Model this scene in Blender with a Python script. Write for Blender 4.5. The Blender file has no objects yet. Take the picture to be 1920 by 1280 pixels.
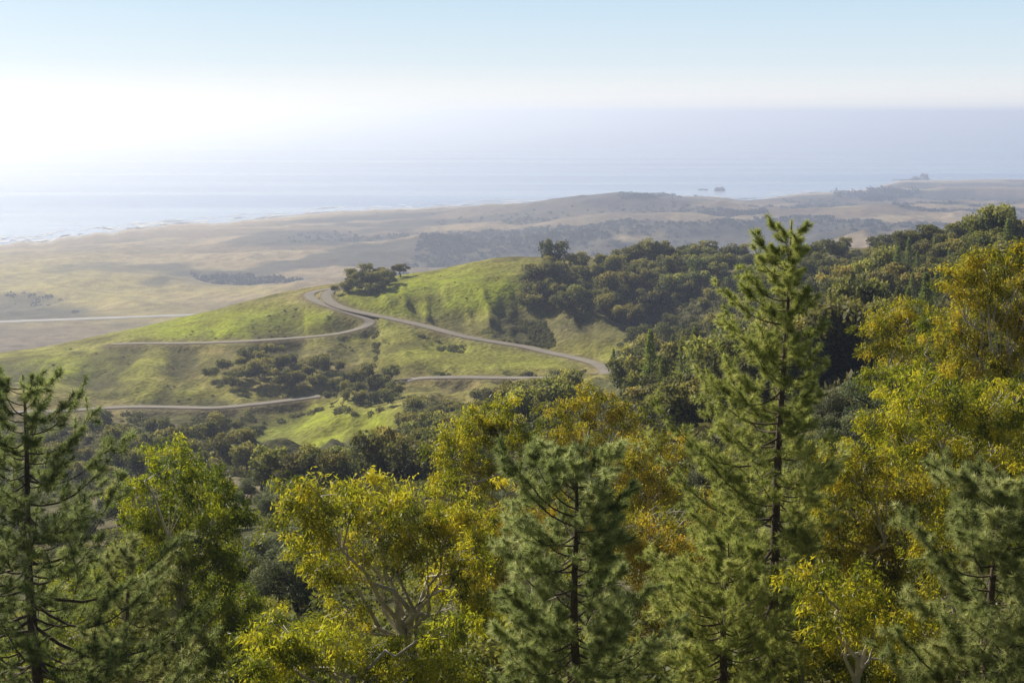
import bpy, bmesh, math, random
import numpy as np
from mathutils import Vector
rng = np.random.default_rng(11); random.seed(11)
scene = bpy.context.scene
COL = scene.collection
# ------------------------------------------------------------------ camera maths
ZC = 480.0; F = 2637.0; P = math.atan(428/2637)
sp, cp = math.sin(P), math.cos(P)
def s_py(py):
    v = (640-np.asarray(py, float))/F
    return (sp-v*cp)/(cp+v*sp)
def w_px(px, py=560):
    v = (640-np.asarray(py, float))/F
    return (np.asarray(px, float)-960)/F/(cp+v*sp)
def at(px, py, Y):
    return np.array([w_px(px, py)*Y, Y, ZC-s_py(py)*Y])
def sst(a, b, x):
    t = np.clip((x-a)/(b-a), 0, 1); return t*t*(3-2*t)
# ------------------------------------------------------------------ noise
def _h(ix, iy, s):
    n = (ix*374761393+iy*668265263+s*982451653) & 0xffffffff
    n = ((n ^ (n >> 13))*1274126177) & 0xffffffff
    return ((n ^ (n >> 16)) & 0xffff)/65535.0
def vn(x, y, s=0):
    xi = np.floor(x).astype(np.int64); yi = np.floor(y).astype(np.int64)
    fx = x-xi; fy = y-yi
    fx = fx*fx*fx*(fx*(fx*6-15)+10); fy = fy*fy*fy*(fy*(fy*6-15)+10)
    a = _h(xi, yi, s); b = _h(xi+1, yi, s); c = _h(xi, yi+1, s); d = _h(xi+1, yi+1, s)
    return (a+(b-a)*fx)*(1-fy)+(c+(d-c)*fx)*fy
def fbm(x, y, o=4, s=0):
    t = 0; a = .5; n = 0
    for k in range(o):
        t = t+a*vn(x, y, s+k*17); n += a; a *= .5
        x, y = (x*1.6+y*1.2)+13.7, (y*1.6-x*1.2)+7.1
    return t/n
def ridged(x, y, o=3, s=0):
    t = 0; a = .5; n = 0
    for k in range(o):
        t = t+a*(1-np.abs(2*vn(x, y, s+k*17)-1)); n += a; a *= .5
        x, y = (x*1.6+y*1.2)+3.7, (y*1.6-x*1.2)+9.1
    return t/n
def pchip(x, y, xq):
    h = np.diff(x); d = np.diff(y, axis=0)/h[:, None]
    m = np.zeros_like(y)
    w1 = (2*h[1:]+h[:-1])[:, None]; w2 = (h[1:]+2*h[:-1])[:, None]
    ok = d[1:]*d[:-1] > 0
    den = w1/np.where(ok, d[:-1], 1)+w2/np.where(ok, d[1:], 1)
    m[1:-1] = np.where(ok, (w1+w2)/den, 0)
    m[0] = d[0]; m[-1] = d[-1]
    i = np.clip(np.searchsorted(x, xq)-1, 0, len(x)-2)
    t = ((xq-x[i])/h[i])[:, None]; hh = h[i][:, None]
    return ((1+2*t)*(1-t)**2*y[i]+t*(1-t)**2*hh*m[i]+t*t*(3-2*t)*y[i+1]+t*t*(t-1)*hh*m[i+1])
# ------------------------------------------------------------------ terrain table
CP = [-700, 0, 300, 600, 800, 960, 1150, 1300, 1440, 1650, 1920, 2600]
PYT = {
 25: [1750]*12,
 60: [1500, 1480, 1460, 1450, 1440, 1430, 1420, 1400, 1390, 1370, 1340, 1250],
 120: [1330, 1290, 1250, 1200, 1170, 1150, 1110, 1080, 1050, 1010, 960, 880],
 220: [1180, 1150, 1100, 1060, 1010, 970, 920, 880, 830, 770, 710, 650],
 350: [1080, 1010, 960, 930, 880, 850, 790, 760, 720, 640, 570, 540],
 500: [980, 920, 890, 870, 830, 790, 745, 720, 670, 580, 500, 480],
 600: [930, 880, 860, 850, 800, 765, 725, 690, 630, 545, 470, 450],
 700: [880, 830, 820, 800, 765, 735, 710, 665, 595, 515, 448, 430],
 780: [830, 780, 775, 765, 722, 712, 695, 640, 560, 495, 438, 425],
 850: [780, 735, 715, 700, 668, 668, 655, 600, 535, 485, 434, 420],
 920: [740, 700, 665, 635, 612, 600, 600, 560, 510, 475, 432, 420],
 980: [715, 680, 632, 578, 552, 535, 540, 530, 495, 470, 432, 420],
 1050: [705, 666, 610, 542, 516, 489, 490, 490, 480, 468, 434, 425],
 1120: [725, 685, 625, 556, 526, 494, 494, 490, 482, 474, 440, 430]}
ZT = {
 1300: [230, 215, 230, 260, 290, 310, 315, 315, 315, 320, 330, 340],
 1700: [110, 105, 110, 130, 160, 180, 200, 215, 230, 240, 250, 260],
 2300: [65, 62, 68, 80, 95, 105, 115, 125, 140, 150, 160, 170],
 3200: [45, 48, 52, 64, 72, 78, 82, 88, 95, 100, 105, 110],
 4200: [28, 32, 38, 48, 55, 60, 66, 72, 85, 95, 100, 100],
 5000: [10, 14, 26, 38, 48, 62, 85, 90, 90, 92, 95, 100],
 6000: [8, 8, 10, 24, 40, 68, 128, 108, 80, 78, 90, 100],
 7000: [8, 8, 8, 14, 25, 35, 80, 60, 40, 42, 50, 60],
 8500: [8, 8, 8, 8, 10, 12, 15, 12, 14, 22, 28, 40],
 11000: [5]*12, 15000: [5]*12}
rows = []; zs = []
rows.append(8); zs.append([ZC-6.5]*12)
for Y, r in PYT.items(): rows.append(Y); zs.append(list(ZC-s_py(r)*Y))
for Y, r in ZT.items(): rows.append(Y); zs.append(r)
rows = np.log(np.array(rows, float)); zs = np.array(zs, float)
Yr = np.concatenate([np.geomspace(8, 480, 150)[:-1], np.linspace(480, 1180, 290)[:-1], np.geomspace(1180, 14500, 420)])
NC = 600; Wc = np.linspace(-.64, .64, NC); dW = Wc[1]-Wc[0]
z1 = pchip(rows, zs, np.log(Yr))
H = pchip(w_px(CP), z1.T, np.clip(Wc, w_px(CP[0]), w_px(CP[-1]))).T
YY = np.repeat(Yr[:, None], NC, 1); WW = np.repeat(Wc[None], len(Yr), 0); XX = WW*YY
def gi(x, y):
    w = x/y
    ci = np.clip((w-Wc[0])/dW, 0, NC-1.001); ri = np.clip(np.interp(y, Yr, np.arange(len(Yr))), 0, len(Yr)-1.001)
    return ri, ci
def hgt(x, y):
    ri, ci = gi(np.asarray(x, float), np.asarray(y, float))
    r = ri.astype(int); c = ci.astype(int); fr = ri-r; fc = ci-c
    return (H[r, c]*(1-fc)+H[r, c+1]*fc)*(1-fr)+(H[r+1, c]*(1-fc)+H[r+1, c+1]*fc)*fr
def cast(px, py, Y0=90, Y1=11000, n=500):
    w = float(w_px(px, py)); s = float(s_py(py))
    Ys = np.geomspace(Y0, Y1, n)
    g = (ZC-s*Ys)-hgt(w*Ys, Ys)
    hit = np.nonzero(g <= 0)[0]
    if len(hit) and hit[0] > 0:
        i = hit[0]; t = g[i-1]/(g[i-1]-g[i]); Y = Ys[i-1]+(Ys[i]-Ys[i-1])*t
    elif len(hit): Y = Ys[0]
    else: Y = Ys[np.argmin(g)]
    return np.array([w*Y, Y, float(hgt(w*Y, Y))])
# coast
CO = np.array([(-900, 3600), (-700, 3800), (0, 5160), (100, 5450), (300, 6014), (500, 6500), (600, 6900), (800, 7240), (960, 7550), (1150, 7800), (1300, 8000), (1400, 7800), (1450, 8150), (1500, 8550), (1600, 8850), (1650, 9300), (1690, 10100), (1760, 10200), (1920, 10400), (2600, 11500)], float)
def coastY(w): return np.interp(w, w_px(CO[:, 0], 380), CO[:, 1])
wig = (fbm(WW*60, YY*0+.5, 4, 5)-.5)*420
D = coastY(WW)+wig-YY
# relief
far = sst(1500, 2600, YY)
rf = ridged(XX/620, YY/620, 4, 8)
rel = (fbm(XX/800, YY/800, 4, 3)-.5)*90+(rf-.6)*150
H = H+far*rel*sst(0, 1700, D)*(.5+.5*sst(5600, 3400, YY))*(.45+.55*sst(-1500, 300, XX))
H = np.where(far > .5, np.maximum(H, 4), H)
H = np.where(D > 0, H*(.1+.9*sst(0, 800, D))+3*sst(0, 60, D)-1.0, -2-12*sst(0, 200, -D))
# level ground for the airstrip
AZ = 60.0
apy = np.array([(-330, 612), (0, 601), (130, 597), (260, 592), (385, 586)], float)
aY = (ZC-AZ)/s_py(apy[:, 1]); aX = w_px(apy[:, 0], apy[:, 1])*aY
tt_ = np.linspace(aX[0], aX[-1], 60); aYs = np.polyval(np.polyfit(aX, aY, 1), tt_)
fr0, fr1 = np.searchsorted(Yr, 1900), np.searchsorted(Yr, 4600)
da = np.full(H[fr0:fr1].shape, 1e9)
for a_, b_ in zip(tt_, aYs): da = np.minimum(da, np.hypot(XX[fr0:fr1]-a_, np.where(YY[fr0:fr1] < b_, (YY[fr0:fr1]-b_)*.4, YY[fr0:fr1]-b_)))
ta = sst(45, 320, da); H[fr0:fr1] = (AZ-3)*(1-ta)+H[fr0:fr1]*ta
midm = sst(380, 520, YY)*sst(1120, 1040, YY)
H0 = H.copy()
gul = ridged(XX/52+YY/300, YY/150, 4, 21)
gmask = midm*sst(1020, 930, YY)*(.4+.6*sst(-170, -60, XX))
HN = gmask*(gul-.62)*28+midm*(fbm(XX/25, YY/25, 3, 31)-.5)*2.5
# ------------------------------------------------------------------ roads
def crom(pts, n=14):
    pts = np.array(pts, float); p = np.vstack([2*pts[0]-pts[1], pts, 2*pts[-1]-pts[-2]]); out = []
    for i in range(1, len(p)-2):
        for t in np.linspace(0, 1, n, endpoint=False):
            out.append(.5*((2*p[i])+(-p[i-1]+p[i+1])*t+(2*p[i-1]-5*p[i]+4*p[i+1]-p[i+2])*t*t+(-p[i-1]+3*p[i]-3*p[i+1]+p[i+2])*t**3))
    out.append(p[-2]); return np.array(out)
def gsm(a, k):
    for _ in range(k):
        b = a.copy(); b[1:-1] = .25*a[:-2]+.5*a[1:-1]+.25*a[2:]; a = b
    return a
RD = {
 'upper': ([(1140, 702), (1130, 688), (1085, 672), (1000, 653), (930, 641), (860, 628), (790, 609), (740, 598), (690, 588), (650, 579), (624, 569), (612, 557), (618, 546), (640, 539)], 3.6),
 'loop': ([(640, 539), (606, 543), (580, 551), (590, 563), (625, 576), (665, 589), (692, 598), (690, 608), (665, 618), (620, 627), (540, 634), (440, 640), (330, 643), (210, 645)], 3.4),
 'middle': ([(740, 720), (775, 710), (830, 707), (900, 707), (980, 708), (1070, 707)], 4.0),
 'lower': ([(20, 772), (115, 770), (200, 764), (280, 762), (400, 764), (480, 757), (540, 750), (600, 742)], 3.2)}
roads = {}
for k, (pp, hw) in RD.items():
    w = np.array([cast(a, b, 520, 1060, 700) for a, b in pp])
    w = crom(w, 26); w = gsm(w, 30)
    w[:, 2] = gsm(hgt(w[:, 0], w[:, 1]), 60)
    roads[k] = (w, hw)
allp = np.vstack([np.c_[w, np.full(len(w), hw)] for w, hw in roads.values()])
r0, r1 = np.searchsorted(Yr, 540), np.searchsorted(Yr, 1150)
sub = np.c_[XX[r0:r1].ravel(), YY[r0:r1].ravel()]
dm = np.full(len(sub), 1e9); im = np.zeros(len(sub), int); df = np.full(len(sub), 1e9)
for a in range(0, len(allp), 100):
    b = allp[a:a+100]
    dx = sub[:, None, 0]-b[None, :, 0]; dy = sub[:, None, 1]-b[None, :, 1]
    d = np.hypot(dx, dy)
    j = d.argmin(1); dd = d[np.arange(len(sub)), j]
    u = dd < dm; dm[u] = dd[u]; im[u] = j[u]+a
    # distance measured leniently on the near side so that no spur hides a road
    df = np.minimum(df, np.hypot(dx, np.where(dy < 0, dy*.2, dy)).min(1))
sh = H[r0:r1].shape
relk = np.ones(H.shape); relk[r0:r1] = sst(8, 26, df).reshape(sh)
H = H+HN*np.where(HN > 0, relk, 1)
H = H+sst(420, 120, YY)*sst(20, 60, YY)*(fbm(XX/14, YY/14, 3, 33)-.5)*3
t = sst(0, 1, np.clip((dm-allp[im, 3]-1.5)/9, 0, 1))
RDIST = np.full(H.shape, 1e3); RDIST[r0:r1] = dm.reshape(sh)
H[r0:r1] = ((allp[im, 2]-.35)*(1-t)+H[r0:r1].ravel()*t).reshape(sh)
# ------------------------------------------------------------------ mesh + material helpers
def mk(name, V, Fc, mat, parent=None, tone=None, smooth=False):
    V = np.asarray(V, np.float32); Fc = np.asarray(Fc, np.int32)
    me = bpy.data.meshes.new(name)
    nf, k = Fc.shape
    me.vertices.add(len(V)); me.vertices.foreach_set('co', V.ravel())
    me.loops.add(nf*k); me.loops.foreach_set('vertex_index', Fc.ravel())
    me.polygons.add(nf); me.polygons.foreach_set('loop_start', np.arange(nf, dtype=np.int32)*k)
    me.update(calc_edges=True)
    if smooth: me.polygons.foreach_set('use_smooth', np.ones(nf, dtype=bool))
    if tone is not None:
        a = me.attributes.new('tone', 'FLOAT', 'POINT'); a.data.foreach_set('value', np.asarray(tone, np.float32))
    if mat: me.materials.append(mat)
    o = bpy.data.objects.new(name, me); COL.objects.link(o)
    if parent: o.parent = parent
    return o
def tag(o, label=None, cat=None, group=None, kind=None):
    if label: o['label'] = label
    if cat: o['category'] = cat
    if group: o['group'] = group
    if kind: o['kind'] = kind
    return o
def thing(name, loc, label, cat, group=None, rz=0, sc=1):
    o = bpy.data.objects.new(name, None); COL.objects.link(o); o.location = loc
    o.rotation_euler = (0, 0, rz); o.scale = (sc, sc, sc); o.empty_display_size = .5
    return tag(o, label, cat, group)
def nodes(name):
    m = bpy.data.materials.new(name); m.use_nodes = True; nt = m.node_tree
    return m, nt, nt.nodes, nt.links, nt.nodes['Principled BSDF']
def ramp(N, cols, pos=None):
    r = N.new('ShaderNodeValToRGB'); e = r.color_ramp.elements
    while len(e) < len(cols): e.new(.5)
    for i, c in enumerate(cols):
        e[i].position = pos[i] if pos else i/(len(cols)-1); e[i].color = (*c, 1)
    return r
def leafmat(name, cols, trans=.4, rough=.5, tb=1.5, spec=.3, var=.25, hue=.015):
    m, nt, N, L, B = nodes(name)
    a = N.new('ShaderNodeAttribute'); a.attribute_name = 'tone'
    r = ramp(N, cols); L.new(a.outputs['Fac'], r.inputs[0])
    oi = N.new('ShaderNodeObjectInfo'); mr = N.new('ShaderNodeMapRange')
    mr.inputs[3].default_value = 1-var; mr.inputs[4].default_value = 1+var; L.new(oi.outputs['Random'], mr.inputs[0])
    fr = N.new('ShaderNodeMath'); fr.operation = 'MULTIPLY'; fr.inputs[1].default_value = 7.31; L.new(oi.outputs['Random'], fr.inputs[0])
    f2 = N.new('ShaderNodeMath'); f2.operation = 'FRACT'; L.new(fr.outputs[0], f2.inputs[0])
    mh = N.new('ShaderNodeMapRange'); mh.inputs[3].default_value = .5-hue; mh.inputs[4].default_value = .5+hue; L.new(f2.outputs[0], mh.inputs[0])
    hs = N.new('ShaderNodeHueSaturation'); L.new(mr.outputs[0], hs.inputs['Value']); L.new(mh.outputs[0], hs.inputs['Hue']); L.new(r.outputs[0], hs.inputs['Color'])
    L.new(hs.outputs[0], B.inputs['Base Color']); B.inputs['Roughness'].default_value = rough
    B.inputs['Specular IOR Level'].default_value = spec
    h2 = N.new('ShaderNodeHueSaturation'); h2.inputs['Value'].default_value = tb; h2.inputs['Saturation'].default_value = 1.05; L.new(hs.outputs[0], h2.inputs['Color'])
    tr = N.new('ShaderNodeBsdfTranslucent'); L.new(h2.outputs[0], tr.inputs[0])
    mx = N.new('ShaderNodeMixShader'); mx.inputs[0].default_value = trans
    L.new(B.outputs[0], mx.inputs[1]); L.new(tr.outputs[0], mx.inputs[2])
    L.new(mx.outputs[0], N['Material Output'].inputs[0]); return m
def plain(name, c1, c2, scale, rough=.9, bump=0, det=6):
    m, nt, N, L, B = nodes(name)
    tc = N.new('ShaderNodeTexCoord'); n = N.new('ShaderNodeTexNoise'); n.inputs['Scale'].default_value = scale; n.inputs['Detail'].default_value = det
    L.new(tc.outputs['Object'], n.inputs['Vector'])
    r = ramp(N, [c1, c2], [.3, .7])
    L.new(n.outputs[0], r.inputs[0]); L.new(r.outputs[0], B.inputs['Base Color']); B.inputs['Roughness'].default_value = rough
    if bump:
        b = N.new('ShaderNodeBump'); b.inputs['Strength'].default_value = .7; b.inputs['Distance'].default_value = bump
        L.new(n.outputs[0], b.inputs['Height']); L.new(b.outputs[0], B.inputs['Normal'])
    return m
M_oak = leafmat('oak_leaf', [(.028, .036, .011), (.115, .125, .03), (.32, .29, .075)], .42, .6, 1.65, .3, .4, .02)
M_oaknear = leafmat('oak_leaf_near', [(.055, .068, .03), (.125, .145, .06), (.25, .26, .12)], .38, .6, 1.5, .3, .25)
M_scrub = leafmat('scrub_leaf', [(.06, .068, .02), (.13, .135, .04), (.23, .205, .075)], .35, .7, 1.4)
M_under = leafmat('undergrowth_leaf', [(.06, .07, .016), (.17, .175, .035), (.33, .3, .06)], .42, .6, 1.5)
M_farwood = leafmat('far_leaf', [(.03, .034, .018), (.048, .052, .028), (.07, .07, .036)], .15, .8, 1.2)
M_needle = leafmat('pine_needles', [(.12, .145, .034), (.35, .375, .095), (.68, .65, .27)], .55, .5, 1.5, .3, .05)
M_needledk = leafmat('dark_pine_needles', [(.085, .105, .03), (.22, .245, .075), (.52, .52, .23)], .53, .5, 1.6, .3, .05)
M_needlegr = leafmat('grey_pine_needles', [(.08, .105, .03), (.28, .315, .105), (.68, .67, .33)], .53, .5, 1.5, .3, .05)
M_conif = leafmat('conifer_leaf', [(.09, .11, .026), (.19, .22, .05), (.32, .34, .09)], .42, .6, 1.5)
M_euc = leafmat('eucalyptus_leaf', [(.06, .08, .013), (.2, .215, .022), (.46, .425, .042), (.54, .43, .05)], .56, .42, 1.6, .35, .1, .012)
M_eucrust = leafmat('eucalyptus_rusty_leaf', [(.08, .095, .015), (.23, .23, .025), (.43, .375, .042), (.47, .33, .05)], .56, .42, 1.6, .35, .1)
M_eucgr = leafmat('eucalyptus_green_leaf', [(.042, .064, .01), (.13, .165, .018), (.3, .325, .03), (.43, .4, .042)], .56, .42, 1.6, .35, .1)
M_bark = plain('pine_bark', (.06, .042, .03), (.15, .105, .078), 6, .9, .03)
M_oakbark = plain('oak_bark', (.05, .042, .034), (.1, .085, .07), 3, .95)
M_eucbark = plain('eucalyptus_bark', (.48, .41, .33), (.8, .73, .63), 2.2, .7, .01)
M_road = plain('road_asphalt', (.28, .24, .19), (.35, .3, .24), .12, .9)
M_should = plain('road_shoulder', (.22, .17, .1), (.32, .25, .16), .2, .95)
M_strip = plain('airstrip_concrete', (.42, .38, .34), (.5, .46, .41), .02, .9)
M_rock = plain('rock', (.2, .18, .16), (.4, .37, .33), .05, .9, 2)
M_foam = plain('sea_foam', (.7, .7, .7), (.85, .85, .85), .05, .9)
# ------------------------------------------------------------------ ground sheet with cover colours
def proj(x, y, z):
    dz = z-ZC; up = y*sp+dz*cp; fw = y*cp-dz*sp
    return 960+F*x/fw, 640-F*up/fw
PX, PY = proj(XX, YY, H)
def g(px, py, rx, ry): return np.exp(-((PX-px)/rx)**2-((PY-py)/ry)**2)
n1 = fbm(XX/60, YY/60, 4, 41); n2 = fbm(XX/12, YY/12, 3, 43); n3 = fbm(XX/400, YY/400, 4, 45); n4 = fbm(XX/1000, YY/300, 4, 47)
def mixc(c, col, f): return c*(1-f[..., None])+np.array(col)*f[..., None]
C_ = np.zeros((*XX.shape, 3))+np.array((.085, .085, .034))
C_ = mixc(C_, (.17, .14, .08), sst(.6, .7, n1)*sst(150, 220, YY))
hill = sst(520, 640, YY)*sst(420, 250, XX+0*YY)
C_ = mixc(C_, (.2, .178, .05), hill)
C_ = mixc(C_, (.28, .22, .1), hill*sst(.47, .65, n1*.6+n2*.4)*.8)
gm = np.clip(1.2*g(450, 605, 200, 28)+1.4*g(860, 545, 170, 45)+.9*g(700, 575, 80, 30)+.8*g(130, 690, 190, 40)+1.9*g(625, 830, 175, 62)+.6*g(800, 660, 130, 40)+.65*g(1010, 675, 140, 25)+.5*g(330, 620, 140, 25)+.6*g(330, 745, 90, 20)+.5*g(1180, 660, 60, 25), 0, 1)
C_ = mixc(C_, (.235, .265, .02), hill*np.clip(gm*(.25+1.3*n1)*(.6+.8*n2), 0, 1)*sst(1300, 1100, YY))
C_ = mixc(C_, (.075, .07, .028), hill*sst(.58, .4, gul)*sst(.0, .3, gmask)*.9*sst(1.8, .3, gm))  # gully hollows painted darker, shade put into the colour of flatly lit relief
C_ = mixc(C_, (.1, .095, .03), hill*sst(.54, .66, fbm(XX/30, YY/30, 4, 57))*.6*sst(1.3, .3, gm))
C_ = mixc(C_, (.07, .068, .03), np.clip(1.2*g(1330, 560, 130, 70)+g(60, 860, 200, 60)+.8*g(1080, 610, 110, 40)+g(1600, 500, 200, 40), 0, .85)*sst(1250, 1120, YY)*sst(300, 400, YY))
bank = sst(13, 5, RDIST)
C_ = mixc(C_, (.2, .155, .09), bank*.55)
fm = sst(1350, 1700, YY)
fc = np.zeros_like(C_)+np.array((.2, .148, .088))
fc = mixc(fc, (.32, .24, .135), sst(.42, .6, n4))
fc = mixc(fc, (.34, .275, .065), np.clip(1.4*g(60, 540, 300, 55)+.6*g(480, 545, 120, 10)+.6*g(330, 600, 130, 20), 0, 1)*.9)
fc = mixc(fc, (.055, .053, .038), sst(.45, .58, n3)*.85*sst(2000, 3300, YY)*sst(200, 900, D)*sst(-2200, -600, XX))
fc = mixc(fc, (.05, .048, .032), sst(.62, .4, rf)*.88*sst(200, 900, D)*sst(-2600, -700, XX))
fc = mixc(fc, (.12, .092, .068), g(1150, 385, 300, 30)*.65)
fc = mixc(fc, (.42, .34, .24), sst(300, 30, D))
C_ = C_*(1-fm[..., None])+fc*fm[..., None]
C_ = C_*(.75+.5*n2)[..., None]
ii = np.arange(len(Yr)*NC).reshape(len(Yr), NC)
Fq = np.stack([ii[:-1, :-1], ii[:-1, 1:], ii[1:, 1:], ii[1:, :-1]], -1).reshape(-1, 4)
m, nt, N, L, B = nodes('ground')
va = N.new('ShaderNodeAttribute'); va.attribute_name = 'cover'
tc = N.new('ShaderNodeTexCoord')
na = N.new('ShaderNodeTexNoise'); na.inputs['Scale'].default_value = .35; na.inputs['Detail'].default_value = 5
nb = N.new('ShaderNodeTexNoise'); nb.inputs['Scale'].default_value = .03; nb.inputs['Detail'].default_value = 6
L.new(tc.outputs['Object'], na.inputs[0]); L.new(tc.outputs['Object'], nb.inputs[0])
ra = ramp(N, [(.5, .5, .45), (1., 1., 1.)], [.33, .62])
rb = ramp(N, [(.7, .66, .62), (1., 1., 1.)], [.35, .6])
L.new(na.outputs[0], ra.inputs[0]); L.new(nb.outputs[0], rb.inputs[0])
m1 = N.new('ShaderNodeMix'); m1.data_type = 'RGBA'; m1.blend_type = 'MULTIPLY'; m1.inputs[0].default_value = 1
m2 = N.new('ShaderNodeMix'); m2.data_type = 'RGBA'; m2.blend_type = 'MULTIPLY'; m2.inputs[0].default_value = 1
L.new(va.outputs['Color'], m1.inputs[6]); L.new(ra.outputs[0], m1.inputs[7]); L.new(m1.outputs[2], m2.inputs[6]); L.new(rb.outputs[0], m2.inputs[7])
hv = N.new('ShaderNodeHueSaturation'); hv.inputs['Value'].default_value = 1.85; L.new(m2.outputs[2], hv.inputs['Color'])
L.new(hv.outputs[0], B.inputs['Base Color']); B.inputs['Roughness'].default_value = 1; B.inputs['Specular IOR Level'].default_value = .1
bp = N.new('ShaderNodeBump'); bp.inputs['Strength'].default_value = .9; bp.inputs['Distance'].default_value = 1.3
L.new(na.outputs[0], bp.inputs['Height']); L.new(bp.outputs[0], B.inputs['Normal'])
go = mk('ground', np.stack([XX, YY, H], -1).reshape(-1, 3), Fq, m, smooth=True)
ca = go.data.attributes.new('cover', 'FLOAT_COLOR', 'POINT')
ca.data.foreach_set('color', np.c_[C_.reshape(-1, 3), np.ones(len(C_.reshape(-1, 3)))].astype(np.float32).ravel())
tag(go, 'rolling coastal hills of green and dry grass falling to the sea', 'ground', kind='structure')
# roads
def strip(name, w, hw, dz, mat, label):
    d = np.gradient(w[:, :2], axis=0); d /= np.linalg.norm(d, axis=1)[:, None]+1e-9
    nrm = np.c_[-d[:, 1], d[:, 0]]
    offs = np.linspace(-hw, hw, 5)
    V = np.concatenate([np.c_[w[:, :2]+nrm*o, w[:, 2]+dz-.02*abs(o)] for o in offs])
    n = len(w); i = np.arange(n-1)
    Fc = np.concatenate([np.stack([k*n+i, k*n+i+1, (k+1)*n+i+1, (k+1)*n+i], -1) for k in range(4)])
    return tag(mk(name, V, Fc, mat, smooth=True), label, 'road', kind='structure')
RL = {'upper': 'pale two lane road climbing the green hill to the grove', 'loop': 'pale road curving round the hilltop then left along the slope',
      'middle': 'short level stretch of pale road below the upper road', 'lower': 'pale road along the foot of the green hill'}
for q, (k, (w, hw)) in enumerate(roads.items()):
    strip('road_shoulder', w, hw+1.0, -.02-.03*q, M_should, 'earth shoulder under the '+RL[k])
    strip('road', w, hw, .12+.03*q, M_road, RL[k])
strip('airstrip', np.c_[tt_, aYs, np.full(60, AZ-2)], 15, 0, M_strip, 'long pale airstrip on the hazy coastal plain at left')
# ------------------------------------------------------------------ sea, surf, haze
m, nt, N, L, B = nodes('sea_water')
B.inputs['Roughness'].default_value = .16
tc = N.new('ShaderNodeTexCoord'); mp = N.new('ShaderNodeMapping'); mp.inputs['Scale'].default_value = (.004, .012, .01)
nz = N.new('ShaderNodeTexNoise'); nz.inputs['Scale'].default_value = 1; nz.inputs['Detail'].default_value = 8; nz.inputs['Roughness'].default_value = .65
L.new(tc.outputs['Object'], mp.inputs[0]); L.new(mp.outputs[0], nz.inputs[0])
bp = N.new('ShaderNodeBump'); bp.inputs['Strength'].default_value = .45; bp.inputs['Distance'].default_value = 9
L.new(nz.outputs[0], bp.inputs['Height']); L.new(bp.outputs[0], B.inputs['Normal'])
mp2 = N.new('ShaderNodeMapping'); mp2.inputs['Scale'].default_value = (.00012, .0011, .001)
n5 = N.new('ShaderNodeTexNoise'); n5.inputs['Detail'].default_value = 6; n5.inputs['Scale'].default_value = 1
L.new(tc.outputs['Object'], mp2.inputs[0]); L.new(mp2.outputs[0], n5.inputs[0])
rr = ramp(N, [(.05, .15, .4), (.38, .48, .62)], [.38, .6])
L.new(n5.outputs[0], rr.inputs[0]); L.new(rr.outputs[0], B.inputs['Base Color'])
S = 500000
tag(mk('sea', [(-S, 2000, 0), (S, 2000, 0), (S, S, 0), (-S, S, 0)], [[0, 1, 2, 3]], m), 'calm pale blue ocean reaching to the hazy horizon', 'sea', kind='structure')
SV, SF = [], []
def surf_seg(px0, px1, off, wd, seed):
    n = 14; p = np.linspace(px0, px1, n); w = w_px(p, 390)
    wg = (fbm(w*60, w*0+.5, 4, 5)-.5)*420
    Y = coastY(w)+wg+off+(fbm(w*200+seed, w*0, 3, 9)-.5)*60
    ww = wd*np.sin(np.linspace(0, math.pi, n))*(.5+fbm(w*500, w*0+seed, 2, 4))
    b = sum(len(v) for v in SV)
    SV.append(np.concatenate([np.c_[w*(Y-ww), Y-ww, np.full(n, .5)], np.c_[w*(Y+ww), Y+ww, np.full(n, .5)]]))
    i = np.arange(n-1); SF.append(np.stack([b+i, b+i+1, b+n+i+1, b+n+i], -1))
for k in range(320):
    a = rng.uniform(-300, 1920); ln = rng.uniform(12, 70)
    if 1000 < a < 1270: continue
    surf_seg(a, a+ln, rng.choice([10, 25, 60, 120, 200, 300])*rng.uniform(.7, 1.3), rng.uniform(8, 36), k*3.1)
tag(mk('surf', np.concatenate(SV), np.concatenate(SF), M_foam), 'broken white lines of surf along the shore', 'surf', kind='stuff')
m, nt, N, L, B = nodes('hazy_air'); N.remove(B)
DEN = 1/11000
vs = N.new('ShaderNodeVolumeScatter'); vs.inputs['Color'].default_value = (.93, .945, 1, 1); vs.inputs['Density'].default_value = DEN; vs.inputs['Anisotropy'].default_value = .56
em = N.new('ShaderNodeEmission'); em.inputs['Color'].default_value = (.42, .57, 1, 1); em.inputs['Strength'].default_value = DEN*.3  # blue glow added to the air, standing in for multiple scattering
ad = N.new('ShaderNodeAddShader'); L.new(vs.outputs[0], ad.inputs[0]); L.new(em.outputs[0], ad.inputs[1])
L.new(ad.outputs[0], N['Material Output'].inputs['Volume'])
x, y0, y1, zb, ztp = 90000, -3000, 120000, -60, 545
sky = mk('sky', [(-x, y0, zb), (x, y0, zb), (x, y1, zb), (-x, y1, zb), (-x, y0, ztp), (x, y0, ztp), (x, y1, ztp), (-x, y1, ztp)],
         [[0, 3, 2, 1], [4, 5, 6, 7], [0, 1, 5, 4], [1, 2, 6, 5], [2, 3, 7, 6], [3, 0, 4, 7]], m)
tag(sky, 'pale blue sky and the bright sea haze below it', 'sky', kind='structure')
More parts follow.
